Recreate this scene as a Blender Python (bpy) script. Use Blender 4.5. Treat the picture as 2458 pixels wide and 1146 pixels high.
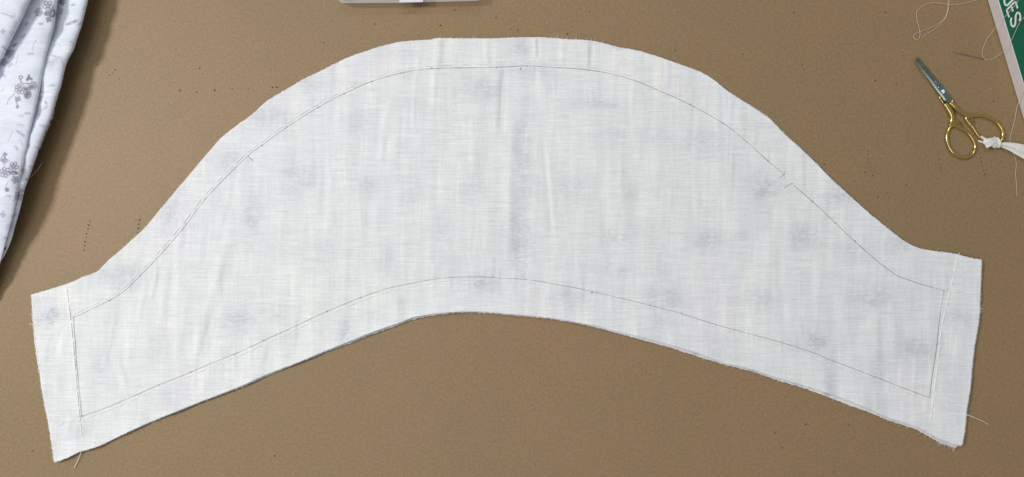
import bpy, bmesh, math, random
import numpy as np
from mathutils import Vector, noise as mnoise

random.seed(7); rng = np.random.default_rng(11)
for o in list(bpy.data.objects): bpy.data.objects.remove(o)
scene = bpy.context.scene

# ------------------------------------------------------------------ camera
S = 0.00033            # metres on the table per pixel of the 2458 px wide photograph
H = 0.62               # height of the phone above the table
cam_d = bpy.data.cameras.new('camera'); cam = bpy.data.objects.new('camera', cam_d)
scene.collection.objects.link(cam)
cam.location = (0, 0, H); cam.rotation_euler = (0, 0, 0)
cam_d.sensor_fit = 'HORIZONTAL'; cam_d.sensor_width = 36
cam_d.lens = 36 * H / (2458 * S)
cam_d.clip_start = 0.01; cam_d.clip_end = 50
scene.camera = cam

# ------------------------------------------------------------------ light: ceiling lamps plus added fill lamps
world = bpy.data.worlds.new('World'); scene.world = world; world.use_nodes = True
bg = world.node_tree.nodes['Background']
bg.inputs[0].default_value = (0.93, 0.97, 1.0, 1); bg.inputs[1].default_value = 0.25

def area(name, loc, target, sx, sy, power, col):
    d = bpy.data.lights.new(name, 'AREA'); d.shape = 'RECTANGLE'; d.size = sx; d.size_y = sy
    d.energy = power; d.color = col
    o = bpy.data.objects.new(name, d); scene.collection.objects.link(o)
    o.location = loc
    o.rotation_euler = (Vector(target) - Vector(loc)).to_track_quat('-Z', 'Y').to_euler()
    return o
area('area_lamp', (-1.32, 0.30, 1.52), (-0.40, -0.10, 0), 0.22, 0.32, 21.5, (1.0, 0.98, 0.95))
area('area_lamp', (-0.15, 1.5, 2.2), (-0.2, 0, 0), 1.0, 0.4, 11, (1.0, 0.98, 0.95))
area('area_lamp', (-0.45, -0.95, 2.1), (0.1, 0, 0), 1.0, 0.5, 6, (1.0, 0.98, 0.96))  # added fill lamp, set to glint on the blade bevel
area('area_lamp', (-1.0, 0.1, 2.7), (-0.4, 0, 0), 1.4, 1.4, 8.5, (0.97, 0.985, 1.0))  # added broad fill panel standing in for ambient light

vs = scene.view_settings
vs.view_transform = 'Standard'; vs.look = 'None'; vs.gamma = 1; vs.use_curve_mapping = False
vs.exposure = -0.04
scene.render.engine = 'CYCLES'

# ------------------------------------------------------------------ helpers
def W(px, py, z=0.0):
    k = (H - z) / H
    return ((px - 1229) * S * k, (573 - py) * S * k, z)

def link(o, parent=None):
    scene.collection.objects.link(o)
    if parent is not None: o.parent = parent
    return o

def tag(o, label=None, cat=None, group=None, kind=None):
    if label: o['label'] = label
    if cat: o['category'] = cat
    if group: o['group'] = group
    if kind: o['kind'] = kind
    return o

def empty(name, loc):
    o = bpy.data.objects.new(name, None); o.location = loc; o.empty_display_size = 0.01
    return link(o)

def mesh_obj(name, verts, faces, mat, parent=None, smooth=True, attrs=None):
    me = bpy.data.meshes.new(name)
    v = np.asarray(verts, dtype=np.float64)
    if parent is not None:
        q = parent
        while q is not None: v = v - np.array(q.location); q = q.parent
    me.from_pydata(v.tolist(), [], faces if isinstance(faces, list) else faces.tolist())
    if smooth: me.polygons.foreach_set('use_smooth', [True] * len(me.polygons))
    if attrs:
        for k, a in attrs.items():
            at = me.attributes.new(k, 'FLOAT', 'POINT'); at.data.foreach_set('value', np.asarray(a, dtype=np.float32).ravel())
    me.materials.append(mat); me.update()
    return link(bpy.data.objects.new(name, me), parent)

def catmull(pts, n):
    """n samples of a smooth curve through pts (rows), evenly along its length"""
    p = np.asarray(pts, dtype=float)
    seg = np.r_[0, np.cumsum(np.linalg.norm(np.diff(p, axis=0), axis=1))]
    e = np.vstack([2 * p[0] - p[1], p, 2 * p[-1] - p[-2]])
    t = np.linspace(0, seg[-1], n); i = np.clip(np.searchsorted(seg, t, side='right') - 1, 0, len(p) - 2)
    f = ((t - seg[i]) / np.maximum(seg[i + 1] - seg[i], 1e-12))[:, None]
    a, b, c, d = e[i], e[i + 1], e[i + 2], e[i + 3]
    return 0.5 * (2 * b + (c - a) * f + (2 * a - 5 * b + 4 * c - d) * f**2 + (3 * b - a - 3 * c + d) * f**3)

def arclen(p):
    return np.r_[0, np.cumsum(np.linalg.norm(np.diff(p, axis=0), axis=1))]

def tube_geo(path, rad, sides=6, closed=False, flat=1.0, cap=True):
    path = [Vector(p) for p in path]; n = len(path)
    rad = [rad] * n if np.isscalar(rad) else list(rad)
    vs_, fs_ = [], []
    for i, p in enumerate(path):
        a = path[(i - 1) % n] if (closed or i > 0) else p
        b = path[(i + 1) % n] if (closed or i < n - 1) else p
        t = (b - a).normalized()
        side = t.cross(Vector((0, 0, 1)))
        if side.length < 1e-4: side = Vector((1, 0, 0))
        side.normalize(); up = side.cross(t).normalized()
        for k in range(sides):
            an = 2 * math.pi * k / sides
            vs_.append(tuple(p + side * math.cos(an) * rad[i] + up * math.sin(an) * rad[i] * flat))
    m = n if closed else n - 1
    for i in range(m):
        j = (i + 1) % n
        for k in range(sides):
            l = (k + 1) % sides
            fs_.append([i * sides + k, i * sides + l, j * sides + l, j * sides + k])
    if cap and not closed:
        fs_.append(list(range(sides))[::-1]); fs_.append([(n - 1) * sides + k for k in range(sides)])
    return vs_, fs_

def merge(geos):
    V, F = [], []
    for v, f in geos:
        o = len(V); V += list(v); F += [[i + o for i in q] for q in f]
    return V, F

def prism_geo(outline, z0, z1):
    """outline in pixels, z0/z1 heights"""
    n = len(outline)
    v = [W(x, y, z0) for x, y in outline] + [W(x, y, z1) for x, y in outline]
    f = [list(range(n))[::-1], list(range(n, 2 * n))]
    f += [[i, (i + 1) % n, n + (i + 1) % n, n + i] for i in range(n)]
    return v, f

def fix_normals(o):
    bm = bmesh.new(); bm.from_mesh(o.data); bmesh.ops.recalc_face_normals(bm, faces=bm.faces[:]); bm.to_mesh(o.data); bm.free()
    return o

# ------------------------------------------------------------------ materials
class NT:
    def __init__(self, name):
        self.m = bpy.data.materials.new(name); self.m.use_nodes = True
        self.t = self.m.node_tree; self.b = self.t.nodes['Principled BSDF']
    def n(self, kind, **kw):
        nd = self.t.nodes.new('ShaderNode' + kind)
        for k, v in kw.items(): setattr(nd, k, v)
        return nd
    def l(self, a, b): self.t.links.new(a, b)
    def coords(self, scale):
        tc = self.n('TexCoord'); mp = self.n('Mapping'); mp.inputs['Scale'].default_value = scale
        self.l(tc.outputs['Object'], mp.inputs['Vector']); return mp.outputs[0]
    def noise(self, scale, detail=2, rough=0.5, sc=1.0):
        nz = self.n('TexNoise'); nz.inputs['Scale'].default_value = sc; nz.inputs['Detail'].default_value = detail
        nz.inputs['Roughness'].default_value = rough
        self.l(self.coords(scale), nz.inputs['Vector']); return nz.outputs[0]
    def rng(self, val, a, b, c, d):
        r = self.n('MapRange'); r.inputs[1].default_value = a; r.inputs[2].default_value = b
        r.inputs[3].default_value = c; r.inputs[4].default_value = d
        self.l(val, r.inputs[0]); return r.outputs[0]
    def math(self, op, a, b=None):
        m = self.n('Math', operation=op)
        for i, x in enumerate((a, b)):
            if x is None: continue
            if isinstance(x, (int, float)): m.inputs[i].default_value = x
            else: self.l(x, m.inputs[i])
        return m.outputs[0]
    def mix(self, f, a, b, blend='MIX'):
        m = self.n('Mix', data_type='RGBA', blend_type=blend)
        for s, x in ((m.inputs[0], f), (m.inputs[6], a), (m.inputs[7], b)):
            if isinstance(x, (int, float)): s.default_value = x
            elif isinstance(x, tuple): s.default_value = (*x, 1)
            else: self.l(x, s)
        return m.outputs[2]
    def scale(self, col, val):
        m = self.n('VectorMath', operation='SCALE')
        if isinstance(col, tuple): m.inputs[0].default_value = col
        else: self.l(col, m.inputs[0])
        self.l(val, m.inputs['Scale']); return m.outputs[0]
    def bump(self, h, dist, strength=1.0):
        b = self.n('Bump'); b.inputs['Distance'].default_value = dist; b.inputs['Strength'].default_value = strength
        self.l(h, b.inputs['Height']); self.l(b.outputs[0], self.b.inputs['Normal'])
    def base(self, c):
        if isinstance(c, tuple): self.b.inputs['Base Color'].default_value = (*c, 1)
        else: self.l(c, self.b.inputs['Base Color'])
    def set(self, **kw):
        for k, v in kw.items(): self.b.inputs[k.replace('_', ' ')].default_value = v
        return self.m

def paper_mat():
    t = NT('kraft_paper')
    big = t.noise((7, 7, 1), 3, 0.55); mid = t.noise((45, 45, 1), 3)
    fine = t.noise((520, 450, 1), 4, 0.8); grain = t.noise((1700, 1500, 1), 2, 0.6)
    fib = t.noise((260, 1500, 1), 2, 0.6)
    c = t.mix(t.rng(big, 0.35, 0.65, 0, 1), (0.276, 0.190, 0.097), (0.304, 0.191, 0.101))
    c = t.mix(t.rng(mid, 0.3, 0.7, 0, 0.35), c, (0.25, 0.186, 0.094))
    v = t.math('MULTIPLY', t.rng(fine, 0.25, 0.75, 0.77, 1.23), t.rng(grain, 0.25, 0.75, 0.82, 1.18))
    v = t.math('MULTIPLY', v, t.rng(fib, 0.3, 0.7, 0.93, 1.07))
    c = t.scale(c, v)
    sp = t.n('TexVoronoi'); sp.inputs['Scale'].default_value = 1; t.l(t.coords((330, 240, 1)), sp.inputs['Vector'])
    pick = t.noise((330, 240, 1), 0)
    dark = t.math('MULTIPLY', t.math('LESS_THAN', sp.outputs[0], 0.13), t.math('GREATER_THAN', pick, 0.66))
    c = t.mix(t.math('MULTIPLY', dark, 0.3), c, (0.10, 0.065, 0.04))
    sp2 = t.n('TexVoronoi'); sp2.inputs['Scale'].default_value = 1; t.l(t.coords((210, 420, 1)), sp2.inputs['Vector'])
    pk2 = t.noise((210, 420, 1), 0)
    light = t.math('MULTIPLY', t.math('LESS_THAN', sp2.outputs[0], 0.16), t.math('GREATER_THAN', pk2, 0.66))
    c = t.mix(t.math('MULTIPLY', light, 0.2), c, (0.55, 0.44, 0.30))
    t.base(c); t.bump(t.math('ADD', fine, t.math('MULTIPLY', grain, 0.5)), 0.00012)
    return t.set(Roughness=0.50, Specular_IOR_Level=0.38)

def cloth_mat(name='cotton_lawn', white=(0.81, 0.838, 0.826), tint=(0.50, 0.53, 0.61)):
    t = NT(name)
    hs = t.noise((42, 820, 1), 4, 0.72); vs_ = t.noise((760, 40, 1), 3, 0.7)
    hb = t.noise((14, 150, 1), 3, 0.6); vb = t.noise((110, 11, 1), 4, 0.6)
    fuzz = t.noise((420, 420, 1), 3, 0.7)
    tone = t.noise((5, 7, 1), 2)
    c = t.mix(t.rng(tone, 0.38, 0.62, 0, 1), white, (white[0] * 0.985, white[1] * 0.985, white[2] * 1.02))
    lav = t.noise((9, 6, 5), 3, 0.6)
    c = t.mix(t.rng(lav, 0.50, 0.68, 0, 0.8), c, (white[0] * 1.005, white[1] * 0.955, white[2] * 1.015))
    vt = t.noise((30, 4, 1), 3, 0.6)
    c = t.mix(t.rng(vt, 0.40, 0.66, 0, 0.6), c, (white[0] * 0.94, white[1] * 0.955, white[2] * 0.985))
    c = t.mix(t.rng(vb, 0.52, 0.72, 0, 0.6), c, (0.89, 0.895, 0.83))
    v = t.math('MULTIPLY', t.rng(hs, 0.25, 0.75, 0.85, 1.12), t.rng(vs_, 0.25, 0.75, 0.95, 1.045))
    v = t.math('MULTIPLY', v, t.rng(hb, 0.3, 0.7, 0.975, 1.025))
    v = t.math('MULTIPLY', v, t.rng(vb, 0.3, 0.7, 0.95, 1.04))
    v = t.math('MULTIPLY', v, t.rng(fuzz, 0.3, 0.7, 0.96, 1.04))
    inn = t.n('Attribute', attribute_name='single')
    c = t.mix(t.math('MULTIPLY', inn.outputs['Fac'], 0.2), c, (0.85, 0.82, 0.85))
    c = t.scale(c, v)
    at = t.n('Attribute', attribute_name='print')
    brk = t.math('ADD', t.rng(t.noise((230, 480, 1), 4, 0.75), 0.38, 0.62, 0.0, 0.75), t.rng(t.noise((90, 90, 1), 2), 0.4, 0.6, 0, 0.35))
    f = t.math('MULTIPLY', at.outputs['Fac'], brk)
    c = t.mix(f, c, tint)
    t.base(c)
    t.bump(t.math('ADD', t.math('ADD', hs, vs_), t.math('MULTIPLY', vb, 2.5)), 0.00005)
    return t.set(Roughness=0.92, Specular_IOR_Level=0.15, Sheen_Weight=0.05)

def print_mat(name, white, ink):
    t = NT(name)
    hs = t.noise((120, 700, 120), 2, 0.6); tone = t.noise((30, 30, 30), 2)
    slub = t.noise((14, 210, 14), 2, 0.6)
    c = t.mix(t.rng(tone, 0.4, 0.62, 0, 1), white, (white[0] * 0.98, white[1] * 0.96, white[2] * 1.0))
    c = t.scale(c, t.math('MULTIPLY', t.rng(hs, 0.25, 0.75, 0.94, 1.05), t.rng(slub, 0.35, 0.7, 0.97, 1.06)))
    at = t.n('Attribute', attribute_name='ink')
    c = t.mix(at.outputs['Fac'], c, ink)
    t.base(c); t.bump(t.math('ADD', hs, t.math('MULTIPLY', slub, 2.0)), 0.00008)
    return t.set(Roughness=0.9, Specular_IOR_Level=0.15)

def simple(name, col, rough=0.6, metal=0.0, spec=0.5, var=0.06, sc=300, bump=0.0):
    t = NT(name)
    nz = t.noise((sc, sc, sc), 2)
    t.base(t.scale(col, t.rng(nz, 0.3, 0.7, 1 - var, 1 + var)))
    if bump: t.bump(nz, bump)
    return t.set(Roughness=rough, Metallic=metal, Specular_IOR_Level=spec)

M_paper = paper_mat()
M_cloth = cloth_mat()
M_cloth2 = cloth_mat('cotton_lawn_face', (0.80, 0.80, 0.81), (0.38, 0.36, 0.44))
M_print = print_mat('printed_cotton', (0.735, 0.785, 0.86), (0.22, 0.20, 0.28))
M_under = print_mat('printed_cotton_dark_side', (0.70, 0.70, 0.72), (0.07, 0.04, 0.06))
def pencil_mat():
    t = NT('pencil_graphite'); t.base((0.37, 0.37, 0.38))
    a = t.math('MULTIPLY', t.rng(t.noise((55, 55, 1), 2), 0.36, 0.62, 0.35, 0.85), t.rng(t.noise((900, 900, 1), 2), 0.3, 0.6, 0.6, 1.0))
    t.l(a, t.b.inputs['Alpha']); return t.set(Roughness=0.6)
M_pencil = pencil_mat()
M_thread = simple('white_thread', (0.88, 0.87, 0.83), 0.7, 0, 0.3, 0.08, 3000)
M_tan_thread = simple('ecru_thread', (0.72, 0.62, 0.50), 0.7, 0, 0.3, 0.08, 3000)
M_hole = simple('pinhole_dark', (0.028, 0.018, 0.011), 0.9, 0, 0.1)
M_rim = simple('pinhole_rim', (0.33, 0.235, 0.14), 0.8, 0, 0.2)
M_steel = simple('polished_steel', (0.36, 0.44, 0.40), 0.12, 1.0, 0.5, 0.03, 500)
M_gold = simple('gold_plate', (0.72, 0.53, 0.18), 0.2, 1.0, 0.5, 0.05, 400)
M_screw = simple('dull_steel', (0.45, 0.48, 0.46), 0.35, 1.0)
M_groove = simple('dark_gold', (0.24, 0.17, 0.05), 0.4, 1.0, 0.5, 0.1, 900)  # darker gold for the screw slot, engravings and leaf veins
M_ribbon = simple('white_satin', (0.80, 0.79, 0.75), 0.45, 0, 0.45, 0.03, 700, 0.00003)
M_green = simple('green_print', (0.006, 0.118, 0.062), 0.38, 0, 0.4, 0.10, 160)
M_card = simple('white_card', (0.74, 0.70, 0.70), 0.75, 0, 0.25, 0.03, 250)
M_letter = simple('white_ink', (0.80, 0.80, 0.76), 0.5, 0, 0.4, 0.02, 300)
M_label = simple('label_paper', (0.74, 0.72, 0.80), 0.8, 0, 0.2, 0.03, 300)
def clear_mat():
    t = NT('clear_plastic'); t.base((0.78, 0.74, 0.76))
    return t.set(Roughness=0.15, Alpha=0.28, Specular_IOR_Level=0.6)
M_clear = clear_mat()

# ------------------------------------------------------------------ table covered in kraft paper
nx, ny = 140, 80
gx, gy = np.meshgrid(np.linspace(-0.75, 0.75, nx), np.linspace(-0.45, 0.45, ny))
gz = np.array([mnoise.noise((x * 5, y * 5, 3)) * 0.0004 for x, y in zip(gx.ravel(), gy.ravel())]) - 0.0004
idx = np.arange(nx * ny).reshape(ny, nx)
F = np.stack([idx[:-1, :-1], idx[:-1, 1:], idx[1:, 1:], idx[1:, :-1]], -1).reshape(-1, 4)
paper = mesh_obj('table_paper', np.c_[gx.ravel(), gy.ravel(), gz], F, M_paper)
tag(paper, 'brown kraft paper covering the work table, pricked with pinholes', 'paper', kind='structure')

holes = []
def hs(x0, y0, f, pts, r=1.0): holes.extend([(x0 + a / f, y0 + b / f, r) for a, b in pts])
hs(0, 0, 3.473, [(833,230),(755,455),(813,541),(960,583),(887,602),(936,611),(913,628),(988,659),(485,996)])
hs(0, 310, 3.473, [(744,765),(735,800),(730,833),(721,872),(715,905),(707,940),(702,973),(697,1010)], 1.0)
hs(400, 60, 2.2925, [(180,240),(72,362),(164,370),(262,359),(360,353),(447,353),(580,344),(604,343),(863,98)], 1.1)
hs(780, 0, 5.73, [(683,331),(1584,352),(1787,138),(2352,244)], 1.1)
hs(1100, 0, 2.2345, [(702,63),(202,95),(283,155),(318,163),(584,183),(1163,268),(1798,68),(2290,68),(1843,350),(1852,373),(1527,292),(2235,432),(2388,300)], 1.1)
hs(200, 440, 3.58, [(481,316),(475,352),(469,387),(463,425)])
hs(1780, 360, 3.819, [(1155,10),(1158,46),(1163,85),(1171,121),(1177,156),(1192,195),(1200,236),(1131,204),(758,132),(1512,326),(1334,394),(1248,430)])
hs(2150, 110, 3.698, [(375,938),(381,970),(386,1009),(392,1047),(398,1084),(407,1119),(741,925),(746,960),(752,995),(757,1029),(764,1066),(775,1105),(787,1140),(868,493),(5,346)])
hs(1800, 1000, 3.735, [(502,70)], 2.2); hs(1800, 1000, 3.735, [(880,78),(287,280),(220,145),(755,497)], 1.2)
hs(0, 500, 1.774, [(137,1034),(1170,1055)], 1.1); holes += [(2363, 419, 1), (2366, 427, 1), (2371, 459, 1)]
hg, rg = [], []
for (x, y, r) in holes:
    rr = r * random.choice((0.8, 1.0, 1.15, 1.3, 1.45)) * S; cx, cy, _ = W(x, y)
    n = 7; st = random.uniform(0.75, 1.2); a0 = random.random() * 3
    disc = [(cx + rr * math.cos(a0 + 2 * math.pi * k / n) * st, cy + rr * math.sin(a0 + 2 * math.pi * k / n) / st, 0.00016) for k in range(n)]
    hg.append((disc, [list(range(n))]))
    ring = [(cx + rr * 1.5 * math.cos(2 * math.pi * k / n + a0) * st, cy + rr * 1.5 * math.sin(2 * math.pi * k / n + a0) / st, 0.00002) for k in range(n)]
    top = [(a, b, 0.00022) for a, b, c in disc]
    rg.append((ring + top, [[k, (k + 1) % n, n + (k + 1) % n, n + k] for k in range(n)]))
v, f = merge(hg); tag(mesh_obj('pinholes', v, f, M_hole, paper), kind='stuff')
v, f = merge(rg); tag(mesh_obj('pinhole_rims', v, f, M_rim, paper), kind='stuff')

# ------------------------------------------------------------------ sleeve outline (pixels of the photograph, all on the table)
TOP = [(75,708),(105,700),(130,692),(160,684),(200,668),(238,655),(250,640),(262,625),(300,592),(347,549),(400,485),(440,438),(490,378),(532,330),(580,293),(594,286),(640,245),(680,222),(735,190),(780,168),(830,142),(870,127),(910,113),(960,101),(1010,97),(1035,96),(1050,92),(1110,93),(1180,93),(1240,91),(1290,90),(1330,92),(1360,95),(1410,97),(1440,102),(1480,113),(1540,124),(1598,143),(1640,158),(1680,172),(1712,191),(1750,222),(1810,260),(1850,287),(1880,320),(1925,360),(1950,384),(2000,435),(2050,480),(2090,516),(2120,540),(2135,552),(2160,572),(2185,588),(2210,598),(2245,604),(2280,608),(2300,612),(2330,620),(2357,625)]
BOT = [(130,1110),(135,1109),(160,1100),(190,1085),(210,1080),(240,1070),(280,1050),(320,1031),(340,1022),(380,1005),(430,985),(480,965),(540,942),(590,922),(610,912),(650,895),(700,876),(740,860),(780,843),(830,823),(880,803),(920,788),(960,775),(990,762),(1040,754),(1100,748),(1150,748),(1200,752),(1260,757),(1320,763),(1380,773),(1430,782),(1480,795),(1520,805),(1560,815),(1600,825),(1660,843),(1690,853),(1740,872),(1800,885),(1860,905),(1930,925),(1990,945),(2040,963),(2080,978),(2120,998),(2150,1008),(2180,1017),(2210,1028),(2240,1045),(2260,1055),(2290,1066),(2308,1070)]
LEF = [(75,708),(80,760),(88,830),(95,880),(97,910),(103,950),(110,985),(118,1025),(123,1060),(128,1090),(130,1110)]
RIG = [(2357,625),(2355,680),(2352,750),(2349,780),(2340,830),(2334,880),(2330,930),(2321,985),(2317,1030),(2311,1065),(2308,1070)]
TOP, BOT, LEF, RIG = [np.array(a, float) for a in (TOP, BOT, LEF, RIG)]

# pencil outline
P_top1 = [(176,762),(200,752),(262,722),(300,697),(337,662),(395,600),(446,540),(493,478),(550,418),(600,370),(628,350),(690,304),(760,260),(826,225),(892,196),(962,176),(1010,168),(1060,164),(1103,163),(1192,162),(1265,159),(1344,163),(1410,168),(1475,180),(1530,196),(1575,215),(1655,251),(1735,296),(1792,340),(1842,386),(1882,419)]
P_top2 = [(1905,445),(1950,484),(2005,535),(2052,580),(2100,622),(2150,660),(2183,673),(2220,685),(2266,698)]
P_bot = [(196,1000),(260,977),(381,925),(459,893),(520,867),(580,843),(633,818),(705,785),(785,748),(865,715),(930,693),(985,681),(1040,671),(1090,666),(1150,665),(1200,668),(1260,671),(1330,682),(1420,700),(1560,733),(1640,755),(1710,777),(1780,797),(1860,818),(1960,850),(1990,863),(2100,905),(2190,940),(2232,955)]
P_lef = [(176,762),(180,820),(184,875),(190,940),(196,1000)]
P_rig = [(2266,698),(2256,760),(2249,828),(2238,900),(2232,955)]

def offset(path, d):
    p = catmull(path, 400); t = np.gradient(p, axis=0); t /= np.linalg.norm(t, axis=1)[:, None]
    return p + np.c_[t[:, 1], -t[:, 0]] * d
# basting paths (offset outwards of the pencil line), each: path, stitch length, gap, thickness, prominence
top_path = np.vstack([offset(P_top1, 7), offset(P_top2, 6)])
bas = [(top_path, 29, 9, 0.8, 0.5), (offset(P_bot, -8), 30, 9, 0.8, 0.4),
       (catmull([(160,690),(167,745),(172,790),(177,840),(181,890),(186,945),(191,1000),(197,1045),(203,1062)], 200), 37, 4, 1.5, 1.0),
       (catmull([(2298,618),(2290,660),(2280,700),(2265,760),(2258,800),(2253,850),(2247,900),(2240,960),(2235,1000),(2230,1030)], 200), 37, 5, 1.5, 1.0),
       (catmull([(166,758),(135,769),(95,782)], 60), 26, 9, 1.0, 0.6), (catmull([(186,1004),(160,1013),(132,1026)], 60), 24, 9, 1.0, 0.6),
       (catmull([(2282,697),(2310,703),(2352,708)], 60), 26, 8, 1.0, 0.5), (catmull([(2245,972),(2275,981),(2316,996)], 60), 24, 9, 1.0, 0.5)]
stitches = []
for path, ln, gap, th, pr in bas:
    s = arclen(path); pos = 3.0
    while pos < s[-1] - ln * 0.5:
        l = ln * random.uniform(0.8, 1.15); g = gap * random.uniform(0.7, 1.6)
        e = min(pos + l, s[-1])
        a = np.array([np.interp(pos, s, path[:, 0]), np.interp(pos, s, path[:, 1])])
        b = np.array([np.interp(e, s, path[:, 0]), np.interp(e, s, path[:, 1])])
        stitches.append((a, b, th, pr)); pos = e + g

# wrinkle ridges: (x0,y0,x1,y1,width px, height mm)
RID = [(1228,300,1219,640,10,0.34),(1262,300,1256,640,20,-0.34),(1303,330,1324,560,5,-0.20),(1312,330,1334,560,7,0.14),(1211,165,1204,310,8,-0.40),(1196,165,1188,330,10,0.25),
       (996,180,993,300,3.5,0.22),(928,265,913,390,7,0.22),(912,265,900,390,10,-0.16),(1054,92,1052,165,8,0.32),(1068,92,1066,165,10,-0.18),
       (1285,92,1285,140,4,0.26),(1294,92,1294,140,6,-0.16),(1421,100,1418,165,6,-0.30),(1410,100,1408,165,7,0.2),(1352,92,1350,150,9,0.16),(1180,94,1180,160,8,-0.16),(1168,94,1168,160,6,0.14),
       (560,600,482,885,16,-0.42),(536,610,462,870,12,0.28),(378,640,362,720,6,0.28),(440,530,424,605,7,0.26),(402,650,384,830,13,0.3),(372,600,374,700,4,0.2),(415,640,398,800,12,-0.26),
       (262,845,290,935,8,-0.25),(276,845,304,935,7,0.2),(330,600,300,720,9,0.2),(455,690,425,860,8,0.15),(120,800,105,870,7,0.25),(150,790,128,860,6,-0.2),(130,900,160,990,12,0.2),
       (1275,245,1420,230,4,0.12),(1420,215,1422,250,3,0.15),(1180,620,1182,670,5,0.2),(640,820,630,870,8,0.2),(770,420,760,520,6,0.15),(815,230,812,300,6,0.16),(1922,782,1924,805,2.5,0.25),
       (720,800,700,870,12,-0.25),(840,770,825,830,10,-0.2),(950,700,955,770,9,0.2),(300,730,240,900,18,-0.2),(2140,760,2150,860,18,0.2),(2010,860,2000,940,14,-0.15),(1560,640,1565,760,12,0.12),(1850,560,1845,700,10,0.12)]
rr = random.Random(3)
for _ in range(620):
    x = rr.uniform(90, 2340); y = rr.uniform(60, 1100); L = rr.uniform(40, 190); sl = rr.gauss(-0.04, 0.06) if x > 600 else rr.gauss(-0.22, 0.12)
    RID.append((x, y, x + sl * L, y + L, rr.uniform(4, 15), rr.choice((-1, 1)) * rr.uniform(0.03, 0.13)))
for _ in range(160):
    x = rr.uniform(90, 2300); y = rr.uniform(100, 1050); L = rr.uniform(60, 240)
    RID.append((x, y, x + L, y + rr.gauss(0, 0.03) * L, rr.uniform(3, 9), rr.choice((-1, 1)) * rr.uniform(0.015, 0.05)))
for _ in range(150):     # broad soft ripples
    x = rr.uniform(90, 2340); y = rr.uniform(60, 1100); L = rr.uniform(90, 280); sl = rr.gauss(-0.03, 0.06) if x > 600 else rr.gauss(-0.25, 0.12)
    RID.append((x, y, x + sl * L, y + L, rr.uniform(14, 28), rr.choice((-1, 1)) * rr.uniform(0.08, 0.26) * (1.3 if x < 600 else 0.8)))
PUC = []
for a, b, th, pr in stitches:
    for q, sg in ((a, -1), (b, 1)):
        PUC.append((q[0], q[1], 4.5, 4.5, -0.12 * pr))
    q = b
    top = q[1] < 700 if 400 < q[0] < 2000 else False
    if rr.random() < 0.75:   # short gathered ripple through the stitch end
        A = rr.uniform(0.10, 0.26); hh = rr.uniform(14, 34)
        PUC.append((q[0] + 3, q[1] + rr.uniform(-12, 8), 3.6, hh, A)); PUC.append((q[0] + 11, q[1] + rr.uniform(-10, 10), 5, hh, -A * 0.6))
knots = np.array([mnoise.noise((i * 0.6, 7.3, 0)) for i in range(0, 400)])
knt2 = np.array([mnoise.noise((i * 0.55, 1.3, 4)) for i in range(0, 400)])

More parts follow.
